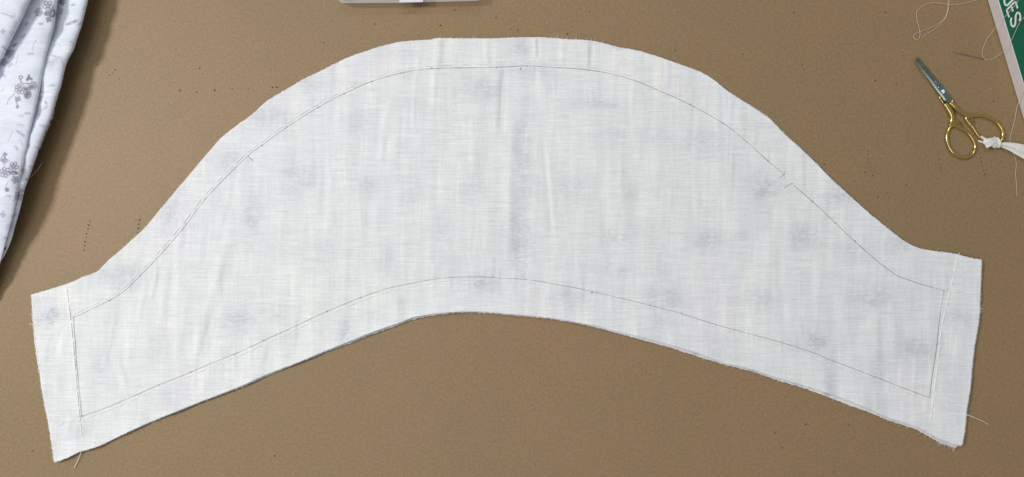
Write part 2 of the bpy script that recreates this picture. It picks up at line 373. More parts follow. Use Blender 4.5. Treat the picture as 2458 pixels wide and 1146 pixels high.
class HeightMap:      # cloth relief in millimetres, sampled once on a 2 px raster and read back bilinearly
    x0, y0, st = 40.0, 60.0, 2.0
    def __init__(s):
        s.X, s.Y = np.meshgrid(np.arange(s.x0, 2400, s.st), np.arange(s.y0, 1140, s.st))
        h = np.zeros_like(s.X)
        for (xa, ya, xb, yb, w, A) in RID:
            A = A * 2.1
            m = 3 * w
            i0 = max(0, int((min(xa, xb) - m - s.x0) / s.st)); i1 = int((max(xa, xb) + m - s.x0) / s.st) + 1
            j0 = max(0, int((min(ya, yb) - m - 20 - s.y0) / s.st)); j1 = int((max(ya, yb) + m + 20 - s.y0) / s.st) + 1
            x, y = s.X[j0:j1, i0:i1], s.Y[j0:j1, i0:i1]
            if x.size == 0: continue
            L2 = (xb - xa)**2 + (yb - ya)**2; t = ((x - xa) * (xb - xa) + (y - ya) * (yb - ya)) / L2
            L = math.sqrt(L2); d = ((x - xa) * (yb - ya) - (y - ya) * (xb - xa)) / L
            tap = np.clip((t + 0.12) / 0.3, 0, 1) * np.clip((1.12 - t) / 0.3, 0, 1); tap = tap * tap * (3 - 2 * tap)
            h[j0:j1, i0:i1] += A * np.exp(-(d / w)**2) * tap
        for (xc, yc, wx, wy, A) in PUC:
            i0 = max(0, int((xc - 3 * wx - s.x0) / s.st)); i1 = int((xc + 3 * wx - s.x0) / s.st) + 2
            j0 = max(0, int((yc - 3 * wy - s.y0) / s.st)); j1 = int((yc + 3 * wy - s.y0) / s.st) + 2
            x, y = s.X[j0:j1, i0:i1], s.Y[j0:j1, i0:i1]
            h[j0:j1, i0:i1] += A * np.exp(-((x - xc) / wx)**2 - ((y - yc) / wy)**2)
        for path, ln, gap, th, pr in bas:         # the seam line pulls the cloth down a little
            q = path[::4]
            for (xc, yc) in q:
                i0 = max(0, int((xc - 20 - s.x0) / s.st)); i1 = int((xc + 20 - s.x0) / s.st) + 1
                j0 = max(0, int((yc - 20 - s.y0) / s.st)); j1 = int((yc + 20 - s.y0) / s.st) + 1
                x, y = s.X[j0:j1, i0:i1], s.Y[j0:j1, i0:i1]
                h[j0:j1, i0:i1] -= 0.025 * np.exp(-((x - xc)**2 + (y - yc)**2) / 60.0)
        s.h = h
    def __call__(s, x, y):
        fx = np.clip((np.asarray(x) - s.x0) / s.st, 0, s.h.shape[1] - 2.001); fy = np.clip((np.asarray(y) - s.y0) / s.st, 0, s.h.shape[0] - 2.001)
        i, j = fx.astype(int), fy.astype(int); a, b = fx - i, fy - j
        r = (s.h[j, i] * (1 - a) * (1 - b) + s.h[j, i + 1] * a * (1 - b) + s.h[j + 1, i] * (1 - a) * b + s.h[j + 1, i + 1] * a * b)
        # edges that lift off the paper
        yb = np.interp(x, BOT[:, 0], BOT[:, 1]); yt = np.interp(x, TOP[:, 0], TOP[:, 1])
        xr = np.interp(y, RIG[:, 1], RIG[:, 0]); xl = np.interp(y, LEF[:, 1], LEF[:, 0])
        kx = np.clip(np.asarray(x) / 30.0, 0, 398); n1 = np.interp(kx, np.arange(400), knots); n2 = np.interp(kx, np.arange(400), knt2)
        ky = np.clip(np.asarray(y) / 26.0, 0, 398); n3 = np.interp(ky, np.arange(400), knots)
        r = r + np.exp(-np.abs(yb - y) / 34.0) * (1.7 + 1.9 * n1)
        r = r + np.exp(-np.abs(y - yt) / 22.0) * np.maximum(0.15 + 0.9 * n2, 0)
        r = r + np.exp(-np.abs(xr - x) / 40.0) * (1.5 + 1.6 * n3) * (np.asarray(y) > 600)
        r = r + np.exp(-np.abs(x - xl) / 30.0) * (0.5 + 1.0 * n3) * (np.asarray(y) > 690)
        return np.maximum(r, -0.7)
hm = HeightMap()
ZB = 0.0017

BLOT = [(1258,400,20,130,.6),(1250,560,26,110,.7),(1590,700,16,110,.45),(1990,880,16,90,.5),(2110,880,14,100,.4),(1470,620,18,120,.3),(1160,215,38,22,.8),(860,298,28,24,.6),(640,275,40,26,.65),(550,385,28,26,.6),(720,430,40,35,.6),(410,510,30,32,.6),(600,520,22,55,.7),(1145,450,30,28,.4),(1690,340,45,24,.55),(1470,570,28,18,.7),(1700,575,34,22,.8),(1925,565,34,24,1.0),(1830,450,38,26,1.0),(1470,330,26,20,.5),(1380,450,40,28,.5),(1270,170,60,16,.5),(1600,715,38,24,.8),(2095,715,48,28,.7),(1830,715,40,20,.7),(2200,840,38,24,.9),(1960,820,38,24,.9),(1160,682,34,20,.95),(1370,715,38,20,.8),(120,755,30,24,.9),(290,660,50,24,.7),(570,770,42,24,.7),(410,960,22,45,.6),(830,800,16,40,.7),(190,1035,26,20,.6),(2300,762,34,20,.6),(2020,475,36,18,.75),(2165,585,30,16,.7),(1480,110,20,13,.6),(740,200,28,18,.6),(1250,350,22,60,.6),(1245,570,36,70,.75),(1250,115,28,20,.7),(930,625,26,30,.4),(1000,460,26,22,.4),(880,440,22,22,.5),(990,250,26,16,.4),(1300,455,30,24,.4),(1580,330,40,20,.4),(1560,560,50,30,.3),(1990,905,18,40,.6),(2110,900,18,50,.5),(1720,830,30,26,.5),(1590,760,22,36,.6),(1480,650,60,16,.4),(2050,600,40,20,.4),(2290,910,26,40,.35),(240,880,30,50,.3),(660,760,24,20,.4),(900,760,30,18,.4),(380,840,24,36,.4),(1780,560,20,12,.3),(1520,470,40,22,.35),(680,600,40,40,.3),(780,600,30,22,.35),(1050,560,40,30,.3),(1060,640,30,24,.35),(1430,250,50,10,.6),(950,120,60,16,.4)]  # print show-through; tall entries at the central crease paint its bluish shade
def print_shade_at(x, y):
    r = np.zeros_like(x)
    for (a, b, rx, ry, s_) in BLOT:
        r = np.maximum(r, 0.98 * min(s_, 0.9) * np.exp(-(((x - a) / (rx * 1.22))**2 + ((y - b) / (ry * 1.25))**2)))
    return r

def allowance(x, y):      # 1 in the seam allowance, 0 inside the pencil line
    pt = np.array(P_top1 + P_top2, float); pb = np.array(P_bot, float)
    d = np.minimum(y - np.interp(x, pt[:, 0], pt[:, 1]), np.interp(x, pb[:, 0], pb[:, 1]) - y)
    d = np.minimum(d, x - np.interp(y, [762, 1000], [176, 196])); d = np.minimum(d, np.interp(y, [698, 955], [2266, 2232]) - x)
    return np.clip(0.5 - d / 16.0, 0, 1)

def coons(T, B, L, R, nu, nv, jit, seed):
    g = np.random.default_rng(seed)
    u = np.linspace(0, 1, nu)
    def byx(C, w):
        x = C[0, 0] + (C[-1, 0] - C[0, 0]) * u
        y = np.interp(x, C[:, 0], C[:, 1]); k = np.ones(w) / w
        ys = np.convolve(np.pad(y, w // 2, mode='edge'), k, 'valid')[:nu]; ys[0], ys[-1] = y[0], y[-1]
        ramp = np.clip(np.minimum(np.arange(nu), np.arange(nu)[::-1]) / (w / 2), 0, 1)
        return np.c_[x, y * (1 - ramp) + ys * ramp]
    Tc, Bc = byx(T, 5), byx(B, 5)
    v = np.linspace(0, 1, nv)
    def byl(C):
        s = arclen(C); s /= s[-1]; return np.c_[np.interp(v, s, C[:, 0]), np.interp(v, s, C[:, 1])]
    Lc, Rc = byl(L), byl(R)
    Tc[0], Tc[-1], Bc[0], Bc[-1] = T[0], T[-1], B[0], B[-1]; Lc[0], Lc[-1], Rc[0], Rc[-1] = T[0], B[0], T[-1], B[-1]
    U, V = np.meshgrid(u, v); U = U[..., None]; V = V[..., None]
    P = (1 - V) * Tc[None] + V * Bc[None] + (1 - U) * Lc[:, None] + U * Rc[:, None]
    P -= (1 - U) * (1 - V) * T[0] + U * (1 - V) * T[-1] + (1 - U) * V * B[0] + U * V * B[-1]
    # cut edge: slightly ragged, outermost vertices only
    P[0, 1:-1, 1] -= np.abs(g.normal(0, jit, nu - 2)); P[-1, 1:-1, 1] += np.abs(g.normal(0, jit, nu - 2))
    P[1:-1, 0, 0] -= np.abs(g.normal(0, jit, nv - 2)); P[1:-1, -1, 0] += np.abs(g.normal(0, jit, nv - 2))
    return P

def sheet(name, P, z, mat, parent, attrs, thick=0.00022):
    nv, nu = P.shape[:2]
    k = (H - z) / H
    X = (P[..., 0] - 1229) * S * k; Y = (573 - P[..., 1]) * S * k
    V = np.stack([X, Y, z], -1).reshape(-1, 3)
    idx = np.arange(nv * nu).reshape(nv, nu)
    F = np.stack([idx[1:, :-1], idx[1:, 1:], idx[:-1, 1:], idx[:-1, :-1]], -1).reshape(-1, 4)
    loop = np.r_[idx[0, :], idx[1:, -1], idx[-1, -2::-1], idx[-2:0:-1, 0]]
    sk = V[loop].copy(); sk[:, 2] -= thick; n0 = len(V); m = len(loop)
    V = np.vstack([V, sk]); lo = n0 + np.arange(m)
    Fs = np.stack([loop, np.roll(loop, -1), np.roll(lo, -1), lo], -1)
    at = {q: np.r_[a.ravel(), a.ravel()[loop]] for q, a in attrs.items()}
    return mesh_obj(name, V, np.vstack([F, Fs]), mat, parent, True, at)

sleeve = empty('sleeve_piece', W(1229, 573, 0.0))
tag(sleeve, 'large white cotton sleeve piece with pencilled seam line and basting, lying flat on brown paper', 'sleeve')
P = coons(TOP, BOT, LEF, RIG, 800, 330, 0.8, 1)
zt = ZB + hm(P[..., 0], P[..., 1]) * 0.001
sheet('top_layer', P, zt, M_cloth, sleeve, {'print': print_shade_at(P[..., 0], P[..., 1]), 'single': allowance(P[..., 0], P[..., 1])})

# lower layer of the doubled cloth, peeping out along some edges
B2 = BOT.copy()
peek = np.interp(B2[:, 0], [130,300,500,640,760,830,1000,1100,1380,1470,1560,1640,1690,1720,1800,1900,1960,2000,2060,2110,2180,2240,2290,2310], [0,2,1,4,1,5,4,2,2,4,6,7,8,3,5,6,7,9,11,6,7,9,9,5])
B2[:, 1] += peek; B2[-1] = (2294, 1076); B2[-2] = (2282, 1072)
T2 = TOP.copy(); T2[:, 1] += np.interp(T2[:, 0], [75,230,250,270,560,640,700,800,900,1000,1600,1620,1800,1850,2357], [1,-3,-5,2,1,-2,-3,-2,0,1,1,1,-1,-2,2])
L2 = LEF.copy(); L2[:, 0] += np.array([0,-2,-4,-3,2,3,3,3,3,2,0]); R2 = RIG.copy(); R2[:, 0] -= 4
T2[0], B2[0] = (77, 709), (133, 1109); L2[0], L2[-1] = T2[0], B2[0]; T2[-1] = (2354, 627); R2[0], R2[-1] = T2[-1], B2[-1]
P2 = coons(T2, B2, L2, R2, 520, 160, 1.0, 2)
h2 = hm(P2[..., 0], P2[..., 1])
z2 = 0.0005 + 0.00035 * np.clip(h2 - 0.3, 0, 2.0)
z2 = np.minimum(z2, ZB + h2 * 0.001 - 0.0005)
ink2 = np.array([max(0, mnoise.noise((x / 26, y / 26, 1)) * 2.2 - 0.5) for x, y in zip(P2[..., 0].ravel(), P2[..., 1].ravel())]).reshape(z2.shape)
sheet('lower_layer', P2, np.maximum(z2, 0.0003), M_cloth2, sleeve, {'print': np.clip(ink2, 0, 1)})

def zc(x, y): return ZB + float(hm(np.array([x]), np.array([y]))[0]) * 0.001

def ribbon_geo(path, w, lift):
    p = np.asarray(path); t = np.gradient(p, axis=0); t /= np.maximum(np.linalg.norm(t, axis=1), 1e-9)[:, None]
    nn = np.c_[t[:, 1], -t[:, 0]]; z = ZB + hm(p[:, 0], p[:, 1]) * 0.001 + lift
    ww = w * (0.75 + 0.5 * np.array([0.5 + 0.5 * mnoise.noise((i * 0.13, w, 2)) for i in range(len(p))]))
    V = []
    for s_ in (-1, 1):
        q = p + nn * ww[:, None] * 0.5 * s_
        V += [W(a, b, c) for (a, b), c in zip(q, z)]
    n = len(p)
    return V, [[i, i + 1, n + i + 1, n + i] for i in range(n - 1)]
for pth, w in ((P_top1, 1.7), (P_top2, 1.9), (P_bot, 1.6), (P_lef, 2.2), (P_rig, 2.2)):
    c = catmull(pth, int(arclen(np.array(pth, float))[-1] / 3))
    c += np.c_[[mnoise.noise((i * 0.05, w, 9)) * 0.8 for i in range(len(c))], [mnoise.noise((i * 0.05, w, 5)) * 0.8 for i in range(len(c))]]
    v, f = ribbon_geo(c, w, 0.00011); mesh_obj('pencil_line', v, f, M_pencil, sleeve)
for seg, w in (([(594,374),(600,380),(607,386)], 2.2), ([(1884,412),(1882,420),(1870,428)], 2.4), ([(1903,440),(1892,445),(1883,452)], 2.6), ([(186,1000),(196,999),(202,998)], 1.8), ([(1249,163),(1252,167)], 2.0)):
    c = catmull(seg, 10); v, f = ribbon_geo(c, w, 0.00012); mesh_obj('notch_mark', v, f, M_pencil, sleeve)
dots = [(262,722),(337,662),(395,600),(446,538),(493,478),(551,418),(628,350),(690,304),(763,259),(826,225),(893,196),(962,176),(1103,164),(1192,162),(1265,159),(1344,163),(1250,166),(1412,169),(1575,215),(1656,251),(1735,296),(1792,341),(1842,386),(1884,426),(1950,484),(2005,536),(2052,579),(2183,673),(381,925),(459,893),(561,851),(633,818),(865,715),(785,748),(2249,828),(1182,665),(1260,671),(1421,703),(1560,733),(1636,751),(1986,862),(176,762),(184,876),(196,1000),(2266,698),(1475,181),(1036,164)]
dg = []
for (x, y) in dots:
    z = zc(x, y) + 0.00014; r = random.uniform(1.6, 2.3)
    dg.append(([W(x + r * math.cos(k) * 1.2, y + r * math.sin(k), z) for k in np.linspace(0, 2 * math.pi, 7)[:-1]], [list(range(6))[::-1]]))
v, f = merge(dg); tag(mesh_obj('pencil_dots', v, f, M_pencil, sleeve), kind='stuff')

# basting stitches: one shared little arched strand
sv, sf = tube_geo([(t, 0, 0.30 * (1 - (2 * t - 1)**2)**0.7) for t in (0, 0.14, 0.5, 0.86, 1)], [0.35, 0.9, 1.0, 0.9, 0.35], 5)
sm = bpy.data.meshes.new('stitch'); sm.from_pydata(sv, [], sf); sm.polygons.foreach_set('use_smooth', [True] * len(sm.polygons)); sm.materials.append(M_thread)
st_mesh = {}
for a, b, th, pr in stitches:
    za, zb = zc(*a), zc(*b); zm = zc(*((a + b) / 2)); A = Vector(W(a[0], a[1], max(za, zm - 0.0002))); B = Vector(W(b[0], b[1], max(zb, zm - 0.0002)))
    d = B - A; L = d.length
    rad = 0.00034 * th * random.uniform(0.85, 1.15)
    key = (round(th, 1), int(L / (3 * S)))
    if key not in st_mesh:       # strands of about this length share one mesh
        me = bpy.data.meshes.new('stitch'); Lq = (key[1] + 0.5) * 3 * S
        v, f = tube_geo([(t * Lq, 0, 0.00002 + 0.00012 * th * (t not in (0, 1)) - 0.0001 * (t in (0, 1))) for t in (0, 0.08, 0.5, 0.92, 1)], [0.0002, 0.00033 * th, 0.00036 * th, 0.00033 * th, 0.0002], 6, flat=0.6, cap=False)
        me.from_pydata(v, [], f); me.polygons.foreach_set('use_smooth', [True] * len(me.polygons)); me.materials.append(M_thread); st_mesh[key] = me
    o = bpy.data.objects.new('stitch', st_mesh[key]); link(o, sleeve)
    o.location = A - sleeve.location + Vector((0, 0, 0.00010)); o.rotation_euler = (0, -math.asin(max(-1, min(1, d.z / L))), math.atan2(d.y, d.x))

def thread(name, pts, r, mat, parent=None, n=90, sides=5):
    """pts: (px, py, z)"""
    c = catmull(pts, n); v, f = tube_geo([W(*p) for p in c], r, sides)
    return mesh_obj(name, v, f, mat, parent)
thread('thread_tail', [(203,1060,0.002),(198,1075,0.0026),(190,1098,0.0012),(178,1125,0.0005)], 0.00026, M_thread, sleeve, 24)
thread('thread_tail', [(95,782,0.0020),(86,779,0.0024),(70,778.5,0.0006)], 0.00022, M_thread, sleeve, 14)
thread('thread_tail', [(2314,994,0.0028),(2335,1001,0.0034),(2358,1011,0.0020),(2373,1020,0.0006)], 0.00024, M_thread, sleeve, 24)
thread('thread_tail', [(2296,620,0.002),(2300,612,0.0028),(2305,606,0.0016)], 0.00026, M_thread, sleeve, 12)
thread('thread_tail', [(2230,1030,0.0022),(2236,1042,0.003),(2241,1056,0.0012)], 0.00028, M_thread, sleeve, 12)
thread('thread_tail', [(2346,706,0.0028),(2354,706,0.003),(2357,708,0.0016)], 0.00022, M_thread, sleeve, 8)

# frayed edge fibres
hair = []
def fibre(x, y, dx, dy, L, r=0.00007, z0=None):
    z = zc(min(max(x, 80), 2350), y) - 0.0001 if z0 is None else z0
    c = random.uniform(-0.5, 0.5)
    pts = [(x - dx * 2, y - dy * 2, z), (x + dx * L * 0.5 + dy * c * L * 0.3, y + dy * L * 0.5 - dx * c * L * 0.3, z + 0.0002), (x + dx * L, y + dy * L, max(z - 0.0006, 0.0003))]
    hair.append(tube_geo([W(*p) for p in pts], [r, r, r * 0.6], 3, cap=False))
def along(C, out, n, lo, hi, x0=-1e9, x1=1e9, y0=-1e9, y1=1e9, r=0.00007):
    s = arclen(C)
    t = np.gradient(C, axis=0)
    for _ in range(n):
        q = random.uniform(0, s[-1]); x = np.interp(q, s, C[:, 0]); y = np.interp(q, s, C[:, 1])
        if not (x0 < x < x1 and y0 < y < y1): continue
        a = np.array([np.interp(min(q + 3, s[-1]), s, C[:, 0]) - np.interp(max(q - 3, 0), s, C[:, 0]), np.interp(min(q + 3, s[-1]), s, C[:, 1]) - np.interp(max(q - 3, 0), s, C[:, 1])]); a /= np.linalg.norm(a)
        nrm = np.array([a[1], -a[0]]) * out; an = random.uniform(-0.9, 0.9)
        d = nrm * math.cos(an) + a * math.sin(an)
        fibre(x, y, d[0], d[1], random.uniform(lo, hi), r)
along(TOP, 1, 520, 1.5, 4); along(BOT, -1, 420, 1.5, 4); along(LEF, -1, 260, 1.5, 5); along(RIG, 1, 120, 1.5, 4)
along(TOP, 1, 380, 3, 9, 1050, 1150); along(TOP, 1, 420, 4, 14, 1330, 1450, r=0.00008); along(B2, -1, 260, 4, 11, 2150, 2295, r=0.00008); along(B2, -1, 160, 3, 8, 1600, 2150)
along(RIG, 1, 260, 4, 12, y0=715, y1=750); along(LEF, -1, 260, 2, 7, y0=740, y1=900); along(BOT, -1, 300, 5, 12, 1130, 1155); along(TOP, 1, 200, 5, 12, 2240, 2260); along(TOP, 1, 500, 3, 8, 150, 175); along(TOP, 1, 600, 3, 8, 2120, 2140)
v, f = merge(hair); tag(mesh_obj('frayed_edge', v, f, M_thread, sleeve), kind='stuff')

# ------------------------------------------------------------------ printed garment on the left (stepped soft folds)
garment = empty('printed_garment', W(20, 250, 0))
tag(garment, 'folded white garment printed with small mauve-grey flower sprigs, heaped at the left edge', 'garment')
ink_strokes = []       # (polyline px, width px, strength)
def arc_pts(cx, cy, rx, ry, a0, a1, n=14, rot=0):
    t = np.linspace(a0, a1, n); c, s = math.cos(rot), math.sin(rot)
    return [(cx + rx * math.cos(q) * c - ry * math.sin(q) * s, cy + rx * math.cos(q) * s + ry * math.sin(q) * c) for q in t]
def loop(cx, cy, rx, ry, rot=0, w=1.3, st=0.8): ink_strokes.append((arc_pts(cx, cy, rx, ry, 0, 2 * math.pi, 16, rot), w, st))
def stroke(pts, w=1.2, st=0.75): ink_strokes.append((catmull(pts, 4 * len(pts)) if len(pts) > 2 else pts, w, st))
def flower(cx, cy, R, pet=5, a0=0.0, st=0.8):
    for k in range(pet):
        a = a0 + 2 * math.pi * k / pet
        loop(cx + R * 0.62 * math.cos(a), cy + R * 0.62 * math.sin(a), R * 0.36, R * 0.30, a, 1.2, st)
        stroke([(cx + R * 0.25 * math.cos(a), cy + R * 0.25 * math.sin(a)), (cx + R * 0.6 * math.cos(a), cy + R * 0.6 * math.sin(a))], 1.0, st * 0.7)
    loop(cx, cy, R * 0.16, R * 0.16, 0, 0.9, st * 0.6)
def leaf(x, y, L, a, st=0.8, w=2.0):
    p = [(x + L * t * math.cos(a), y + L * t * math.sin(a)) for t in (0, 0.5, 1)]
    ink_strokes.append((p, w, st)); loop(p[1][0], p[1][1], L * 0.5, L * 0.22, a, 1.0, st)
def sprig(x, y, a, n, sp, st=0.6):
    for k in range(n):
        for sg in (-1, 1):
            px_, py_ = x + math.cos(a) * k * sp, y + math.sin(a) * k * sp
            stroke([(px_, py_), (px_ + 4.2 * math.cos(a + sg * 0.6), py_ + 4.2 * math.sin(a + sg * 0.6))], 1.2, st)
def bunch(x, y, s, st=0.8):
    flower(x, y, 13 * s, 5, 0.3, st); flower(x - 22 * s, y + 16 * s, 10 * s, 6, 0.1, st); leaf(x - 9 * s, y + 20 * s, 16 * s, 0.1, st); leaf(x - 6 * s, y + 15 * s, 14 * s, 0.25, st)
    loop(x + 11 * s, y + 18 * s, 5 * s, 8 * s, 0.1, 3.2, st); flower(x + 2 * s, y + 33 * s, 7 * s, 4, 0.5, st)
    stroke([(x - 20 * s, y - 9 * s), (x - 23 * s, y), (x - 18 * s, y + 8 * s)], 1.0, st * 0.6); stroke([(x - 26 * s, y + 22 * s), (x - 34 * s, y + 30 * s), (x - 36 * s, y + 36 * s)], 1.0, st * 0.6)
bunch(115, 14, 1.0)
# second bunch
loop(50, 186, 4, 4.5, 0.4, 1.2); stroke([(48,188),(49,194),(53,199),(62,201),(74,201)], 1.5); flower(70, 188, 8, 3, 0.4, 0.9); leaf(64, 192, 10, -0.8)
flower(80, 206, 10, 6, 0.2, 0.75); flower(48, 214, 13, 7, 0.1, 0.75); leaf(58, 214, 22, -0.25, 0.85, 2.4); flower(66, 223, 10, 5, 0.4, 1.0); flower(66, 230, 8, 6, 0.1, 1.0); flower(44, 238, 6, 4, 0.4, 0.7)
stroke([(38,232),(38,242),(42,252),(40,258)], 1.3); loop(42, 257, 3, 3); stroke([(36,224),(26,234),(20,241),(17,250)], 1.1, 0.55)
# third bunch
flower(33, 400, 12, 5, 0.2, 0.95); flower(12, 414, 13, 6, 0.3, 0.9); leaf(22, 414, 20, 0.1, 0.9, 2.4); flower(11, 386, 9, 4, 0.1, 0.8); flower(36, 432, 9, 5, 0.5, 0.8); stroke([(2,386),(4,378),(10,370)], 1.2, 0.7); flower(12, 371, 5, 4, 0, 0.7); flower(17, 456, 5, 5, 0, 0.8); stroke([(20,436),(14,446),(16,452)], 1.0, 0.6)
flower(46, 470, 11, 5, 0.1, 0.75); stroke([(30,484),(40,478),(50,482)], 1.1, 0.6); flower(52, 458, 5, 4, 0.2, 0.6); flower(7, 516, 7, 4, 0.2, 0.4)
sprig(158, 60, -0.35, 7, 4.5, 0.6); sprig(40, 314, 0.65, 6, 4.0, 0.45); stroke([(30,316),(24,330),(20,338)], 1, 0.4); stroke([(88,95),(82,104),(79,116),(77,122)], 1.0, 0.5); sprig(66, 130, -0.05, 4, 4, 0.35); stroke([(44,130),(40,144),(38,160)], 0.9, 0.4); sprig(93, 57, 0.1, 3, 3.5, 0.55)
stroke([(2,32),(14,35),(30,39),(36,34)], 1.6, 0.4); sprig(24, 40, 0.2, 3, 4, 0.35); flower(7, 76, 6, 4, 0, 0.45); flower(26, 78, 8, 4, 0, 0.18); flower(150, 4, 9, 5, 0.2, 0.8); sprig(150, 22, 1.9, 3, 5, 0.6)
flower(122, 154, 8, 5, 0, 0.35); stroke([(120,132),(132,136),(146,140),(150,150),(152,158)], 2.2, 0.3); leaf(128, 146, 14, -0.5, 0.3); sprig(94, 244, -1.1, 3, 5, 0.5); stroke([(82,262),(92,250),(100,240)], 1.0, 0.4); leaf(109, 244, 7, 1.2, 0.55); stroke([(96,220),(112,222),(128,216),(138,212)], 1.1, 0.3)
sprig(170, 14, -0.3, 3, 3.5, 0.4); stroke([(168,100),(176,104),(174,108)], 1, 0.5); sprig(50, 406, 0.9, 3, 4, 0.4); stroke([(52,398),(54,406),(60,408)], 1, 0.5); sprig(2, 516, -0.8, 3, 4, 0.4); stroke([(8,216),(10,211),(6,218),(2,219)], 1, 0.4); stroke([(44,336),(50,338),(56,356)], 1, 0.45); sprig(8, 570, 0.3, 3, 4, 0.35); flower(20, 545, 8, 5, 0.3, 0.3); sprig(40, 300, 0.1, 4, 4, 0.25); sprig(44, 278, 0.1, 3, 4, 0.3)
for wx, wy, wr, ws in ((112,26,34,.10),(62,215,40,.10),(68,240,26,.14),(24,408,36,.12),(100,75,26,.10),(48,468,22,.12),(130,150,24,.16),(122,165,16,.14),(20,540,24,.10),(30,300,30,.06),(180,90,24,.06),(10,80,22,.08),(90,330,22,.08)):
    ink_strokes.append(([(wx, wy), (wx + 2, wy + 1)], wr, ws))
for sx, sy, sa in ((96,300,0.4),(104,262,-0.6),(84,352,0.5),(70,398,0.8),(60,430,0.3),(150,182,0.2),(186,60,-0.5),(200,20,0.3),(36,350,1.0),(14,470,0.2),(28,520,-0.4),(120,205,0.1),(60,272,0.1),(24,120,0.4),(52,90,-0.8),(6,110,0.9),(20,160,-0.6),(4,178,0.6)):
    sprig(sx, sy, sa, 3, 4.2, 0.38); stroke([(sx - 4, sy + 5), (sx + 2, sy + 1), (sx + 12 * math.cos(sa), sy + 12 * math.sin(sa))], 0.9, 0.35)
flower(22, 128, 10, 5, 0.3, 0.6); flower(8, 150, 9, 5, 0.1, 0.6); leaf(30, 112, 12, -0.6, 0.6); leaf(60, 62, 10, -0.9, 0.4)
def ink_at(x, y, extra=0.0):
    r = np.zeros(x.shape)
    for pts, w, st in ink_strokes:
        p = np.asarray(pts, float)
        x0, y0 = p.min(0) - 3 - w; x1, y1 = p.max(0) + 3 + w
        m = (x > x0) & (x < x1) & (y > y0) & (y < y1)
        if not m.any(): continue
        xs, ys = x[m], y[m]; best = np.full(xs.shape, 1e9)
        for a, b in zip(p[:-1], p[1:]):
            d = b - a; L2 = max(d @ d, 1e-9); t = np.clip(((xs - a[0]) * d[0] + (ys - a[1]) * d[1]) / L2, 0, 1)
            best = np.minimum(best, np.hypot(xs - a[0] - t * d[0], ys - a[1] - t * d[1]))
        r[m] = np.maximum(r[m], min(1.0, st * 1.15) * np.clip(1.1 - np.maximum(best - w * (0.45 if w < 10 else 0.1), 0) / (w * 0.75), 0, 1))
    return r

def fold_sheet(name, edge, prof, mat, parent, ns=150, nt=420, wav=(1.5, 0.0009), ink=True, seed=0.0, dark=False, zmul=None):
    """edge: seen right edge in px (x, y) from top to bottom; prof: list of (offset px from edge, height m) from left to right round the rolled edge and back under"""
    e = catmull(edge, nt); t = np.gradient(e, axis=0); t /= np.linalg.norm(t, axis=1)[:, None]; nr = np.c_[t[:, 1], -t[:, 0]]
    if nr[0, 0] < 0: nr = -nr
    pr = catmull(prof, ns)
    zz = np.zeros((nt, ns)); XY = np.zeros((nt, ns, 2))
    fall = np.ones(nt) if zmul is None else np.interp(np.linspace(0, 1, nt), *zmul)
    for i in range(nt):
        q = i / nt
        for j in range(ns):
            n1 = mnoise.noise((i * 0.018, pr[j, 0] * 0.012, seed)); n2 = mnoise.noise((i * 0.07, pr[j, 0] * 0.02, seed + 5)); n3 = mnoise.noise((i * 0.22, pr[j, 0] * 0.03, seed + 8))
            off = pr[j, 0] + wav[0] * (n1 + 0.5 * n2)
            XY[i, j] = e[i] + nr[i] * off
            zz[i, j] = max(pr[j, 1] * fall[i] + wav[1] * (n1 * 1.6 + 0.75 * n2 + 0.22 * n3), 0.0004)
    k = (H - zz) / H
    V = np.stack([(XY[..., 0] - 1229) * S * k, (573 - XY[..., 1]) * S * k, zz], -1).reshape(-1, 3)
    idx = np.arange(nt * ns).reshape(nt, ns)
    F = np.stack([idx[1:, :-1], idx[1:, 1:], idx[:-1, 1:], idx[:-1, :-1]], -1).reshape(-1, 4)
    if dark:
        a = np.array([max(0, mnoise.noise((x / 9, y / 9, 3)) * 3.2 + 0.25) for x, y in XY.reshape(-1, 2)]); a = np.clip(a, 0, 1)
    else:
        a = ink_at(XY[..., 0].ravel(), XY[..., 1].ravel())
    return mesh_obj(name, V, F, mat, parent, True, {'ink': a})
EA = [(130,-120),(103,-55),(75,0),(52,48),(30,92),(12,128),(-8,166),(-40,230),(-80,310)]
EB = [(158,-120),(148,-55),(140,0),(133,55),(122,100),(113,135),(102,190),(92,240),(76,308),(62,380),(50,440),(37,500),(22,560),(8,612),(-8,670),(-20,720)]
EC = [(244,-120),(228,-55),(213,0),(204,40),(190,85),(178,120),(170,135),(158,165),(150,200),(137,240),(122,290),(112,312),(100,345),(88,376),(80,402),(66,440),(60,455),(52,490),(40,535),(28,580),(14,612),(0,632),(-16,664),(-30,700)]
EU = [(EC_x + d, EC_y) for (EC_x, EC_y), d in zip(EC[2:], [-14,-12,-10,-8,-6,-4,-2,2,5,5,4,3,2,0,-2,-3,-4,-5,-6,-8,-8,-8])]
fold_sheet('outer_fold', EC, [(-230,0.024),(-150,0.0225),(-90,0.0205),(-50,0.0208),(-22,0.0212),(-8,0.0198),(-1,0.0175),(-1,0.0160),(-10,0.0145),(-40,0.012),(-90,0.005),(-120,0.001)], M_print, garment, 150, 420, (1.4, 0.0010), seed=1.0, zmul=([0, 0.70, 0.86, 1], [1.05, 1, 0.62, 0.2]))
fold_sheet('middle_fold', EB, [(-170,0.034),(-110,0.0320),(-65,0.0325),(-32,0.0330),(-12,0.0312),(-2,0.0285),(-1,0.0270),(-8,0.0255),(-40,0.0250),(-90,0.0245)], M_print, garment, 150, 420, (1.6, 0.0011), seed=2.0, zmul=([0, 0.16, 0.30, 0.70, 0.86, 1], [1.0, 1.0, 0.84, 0.77, 0.52, 0.22]))
